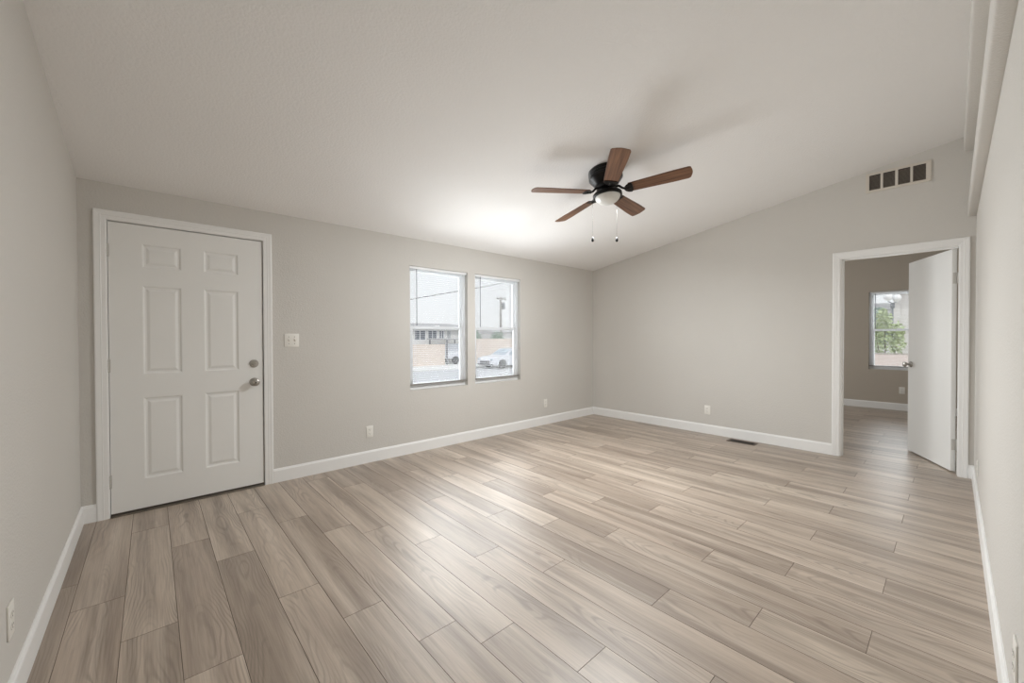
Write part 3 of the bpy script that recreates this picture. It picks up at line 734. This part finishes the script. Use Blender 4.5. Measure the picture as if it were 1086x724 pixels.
# parked car, nose to the left
def car():
    r = empty('car', (18.96, 22.87, G)); tag(r, 'white car parked across the street nose to the left', 'car')
    W = .90
    low = [(-.93, .32), (-.97, .45), (-.95, .62), (-.86, .76), (-.5, .86), (.25, .96), (1.6, .98), (3.0, 1.0), (3.65, .98), (3.78, .80), (3.80, .50), (3.72, .30)]
    body = low[:]
    under = [(3.15, .28)] + [(2.75 + .40 * cos(a), .31 + .40 * sin(a)) for a in [pi * i / 10 for i in range(11)]] + [(2.3, .24), (.5, .24)] + [(0 + .40 * cos(a), .31 + .40 * sin(a)) for a in [pi * i / 10 for i in range(11)]] + [(-.45, .28)]
    prof = body + under
    def ringat(y, k): return [(x, y, z if z < .5 else .5 + (z - .5) * k) for x, z in prof]
    mb = MB(); mb.rings([ringat(-W, .93), ringat(-W + .06, 1.0), ringat(W - .06, 1.0), ringat(W, .93)]); mb.build('car_body', M['carpaint'], r)
    cab = [(.28, .95), (1.05, 1.40), (1.5, 1.47), (2.4, 1.46), (3.0, 1.30), (3.55, 1.0)]
    def cr(y, s): return [(x, y * (1 if z < 1.0 else s), z) for x, z in cab]
    mb = MB(); mb.rings([cr(-W + .05, .82), cr(W - .05, .82)]); mb.build('cabin_roof', M['carpaint'], r)
    gl = [(.62, 1.02), (1.12, 1.36), (1.5, 1.42), (1.75, 1.42), (1.75, 1.02)]; g2 = [(1.85, 1.02), (1.85, 1.42), (2.35, 1.41), (2.85, 1.28), (3.2, 1.05)]
    for g in (gl, g2):
        for sg in (-1, 1):
            yy = lambda z: sg * ((W - .05) - (z - 1.0) / .45 * (W - .05) * .18 + .004)
            mb = MB(); mb.prism([(x, yy(z), z) for x, z in g], (0, sg * .008, 0)); mb.build('side_window', M['carglass'], r)
    mb = MB(); mb.prism([(.38, -.72, 1.005), (.38, .72, 1.005), (1.0, .66, 1.375), (1.0, -.66, 1.375)], (-.01, 0, .012)); mb.build('windshield', M['carglass'], r)
    mb = MB(); mb.box((-.985, -.55, .36), (-.93, .55, .58), .02); mb.build('grille', M['cartrim'], r)
    mb = MB(); mb.box((-.98, -.85, .24), (-.80, .85, .36), .03); mb.build('bumper', M['cartrim'], r)
    mb = MB(); mb.box((-.45, -W - .003, .22), (3.1, -W + .02, .32)); mb.build('sill_panel', M['cartrim'], r) if False else mb.bm.free()
    for sg in (-1, 1):
        mb = MB(); mb.box((-.96, sg * .62, .60), (-.74, sg * .87, .74), .03); mb.build('headlight', M['carglass'], r)
        for x in (0, 2.75):
            T = Matrix.Translation((x, sg * (W - .11), .31)) @ Matrix.Rotation(pi / 2, 4, 'X')
            mb = MB(); mb.lathe([(.20, -.1), (.29, -.1), (.31, -.07), (.31, .07), (.29, .1), (.20, .1)], 28, T); wl = mb.build('wheel', M['rubber'], r, smooth=radians(40))
            mb = MB(); mb.lathe([(.20, -.085), (.20, .085), (.05, .105), (0, .105)], 20, T); mb.lathe([(.20, -.08), (.05, -.105), (0, -.105)], 20, T); mb.build('hubcap', M['lampgrey'], wl)
car()

# ------------------------------------------------------------------ outside the bedroom window
mb = MB(); mb.box((BED + TH + .05, -8, G - .2), (40, A + .75, G)); struct(mb.build('side_yard', M['concrete']), 'pale side yard outside the bedroom window', 'ground')
def deck():
    r = empty('board_deck', (14.1, 0, G)); tag(r, 'pinkish raised board deck below the bedroom window view', 'deck')
    dz = .62 - G; mb = MB(); n = 0; ca = Matrix.Translation((0, 1.0, dz)) @ Matrix.Rotation(radians(38), 4, 'Z')
    k = -50
    while k < 50:
        # diagonal boards clipped to the deck rectangle
        y = k * .15; pts = []
        for t in (-9, 9):
            pts.append(ca @ Vector((t, y, 0)))
        d = pts[1] - pts[0]; lo, hi = 0.0, 1.0
        for ax, a, b in ((0, -4.4, 4.4), (1, -3.0, 4.0)):
            if abs(d[ax]) < 1e-6: continue
            t0, t1 = (a - pts[0][ax]) / d[ax], (b - pts[0][ax]) / d[ax]; lo, hi = max(lo, min(t0, t1)), min(hi, max(t0, t1))
        if hi - lo > .02:
            L_ = d.length; mb.box((-9 + L_ * lo, y + .012, -.035), (-9 + L_ * hi, y + .138, 0), .004, 1, M4=ca)
        k += 1
    mb.build('deck_boards', M['deckwood'], r)
    mb = MB(); mb.box((-4.4, -3.0, dz - .22), (-4.36, 4.0, dz - .04)); mb.box((4.36, -3.0, dz - .22), (4.40, 4.0, dz - .04)); mb.box((-4.4, -3.0, dz - .22), (4.4, -2.96, dz - .04)); mb.box((-4.4, 3.96, dz - .22), (4.4, 4.0, dz - .04)); mb.build('rim_joist', M['bark'], r)
    for x in (-4.2, 0, 4.2):
        for y in (-2.8, .5, 3.8):
            mb = MB(); mb.box((x - .05, y - .05, 0), (x + .05, y + .05, dz - .04)); mb.build('post', M['bark'], r)
deck()
def siding(name, x, y0, y1, z0, z1, label, mt, pitch):
    r = empty(name, (x, (y0 + y1) / 2, z0)); tag(r, label, 'fence' if 'fence' in name else 'shed'); y = y0; c = (y0 + y1) / 2; mb = MB()
    while y < y1 - .01:
        mb.box((-.012, y + .006 - c, 0), (.012, min(y + pitch, y1) - .006 - c, z1 - z0), .003, 1); y += pitch
    mb.build('boards', mt, r)
    mb = MB()
    for z in (.35, (z1 - z0) - .3): mb.box((.012, y0 - c, z - .045), (.05, y1 - c, z + .045))
    mb.build('rails', mt, r)
siding('board_fence', 18.85, .2, 4.5, G, .66, 'low weathered board fence behind the deck', M['redwood'], .16)
def shed():
    x0, y0, y1 = 20.6, -2.6, 1.50; r = empty('board_shed', (x0, (y0 + y1) / 2, G)); tag(r, 'white board sided shed filling the right of the bedroom window', 'shed'); c = (y0 + y1) / 2
    mb = MB(); y = y0
    mb.box((.02, y0 - c, 0), (2.4, y1 - c, 3.9))
    while y < y1 - .05: mb.box((0, y + .005 - c, 0), (.02, min(y + .30, y1) - .005 - c, 3.9), .004, 1); y += .30
    mb.build('siding', M['shed'], r)
    mb = MB(); mb.prism([(-.3, y0 - c - .2, 3.9), (2.7, y0 - c - .2, 4.2), (2.7, y0 - c - .2, 4.3), (-.3, y0 - c - .2, 4.0)], (0, y1 - y0 + .4, 0)); mb.build('roof', M['roofing'], r)
shed()
house((27.0, 1.2, G), 7, 9, 3.6, 'pale neighbouring house behind the light green bush', [], 0)
def bush(loc, blobs, stems, mt, label, n, size):
    r = empty('garden_bush', loc); tag(r, label, 'bush'); mb = MB()
    for c, rd in blobs: leaves(mb.bm, c, rd, n, size)
    mb.build('foliage', mt, r); mb = MB()
    for st in stems: mb.tube(st, [.03 * (1 - .7 * i / (len(st) - 1)) for i in range(len(st))], 7)
    mb.build('stem', M['bark'], r)
bush((19.7, 1.58, G), [((0, .05, 2.3), (.40, .34, .80)), ((.1, -.25, 2.2), (.3, .22, .65)), ((-.05, .12, 2.9), (.25, .22, .40)), ((.15, .30, 2.2), (.25, .2, .7))],
     [[(0, 0, 0), (.02, .05, 1.4), (0, .1, 2.8)], [(0, 0, .5), (.05, -.15, 1.4), (.1, -.25, 2.3)], [(0, 0, .5), (-.05, .2, 1.5), (-.05, .3, 2.3)]], M['leaf'], 'light green bush beyond the deck outside the bedroom window', 300, .13)
bush((22.6, 2.25, G), [((0, 0, 3.1), (.45, .50, .45)), ((.1, .35, 2.6), (.4, .4, .5)), ((.1, -.2, 2.4), (.4, .4, .5))], [[(0, 0, 0), (.05, 0, 1.2), (0, .1, 2.8)], [(.03, 0, 1.0), (.1, .3, 1.9), (.1, .4, 2.6)]], M['leaf2'], 'blue green tree behind the light green bush', 330, .16)
r = empty('yard_lamp', (20.25, 1.50, G)); tag(r, 'white twin globe yard lamp on a thin grey post above the bush', 'lamp')
mb = MB(); mb.tube([(0, 0, 0), (0, 0, 3.52)], .028, 10); mb.lathe([(.09, 0), (.09, .02), (.04, .03)], 14); mb.build('lamp_post', M['lampgrey'], r)
mb = MB(); mb.tube([(0, .13, 3.58), (0, 0, 3.50), (0, -.11, 3.55)], .018, 8); mb.box((-.05, -.06, 3.32), (.05, .06, 3.5), .01); mb.build('lamp_bracket', M['lampgrey'], r)
for y, z in ((.13, 3.74), (-.11, 3.69)):
    mb = MB(); mb.lathe([(.02, -.14), (.08, -.115), (.125, -.04), (.13, 0), (.125, .04), (.08, .11), (.0, .13)], 20, Matrix.Translation((0, y, z))); mb.build('lamp_globe', M['globe'], r, smooth=radians(60))
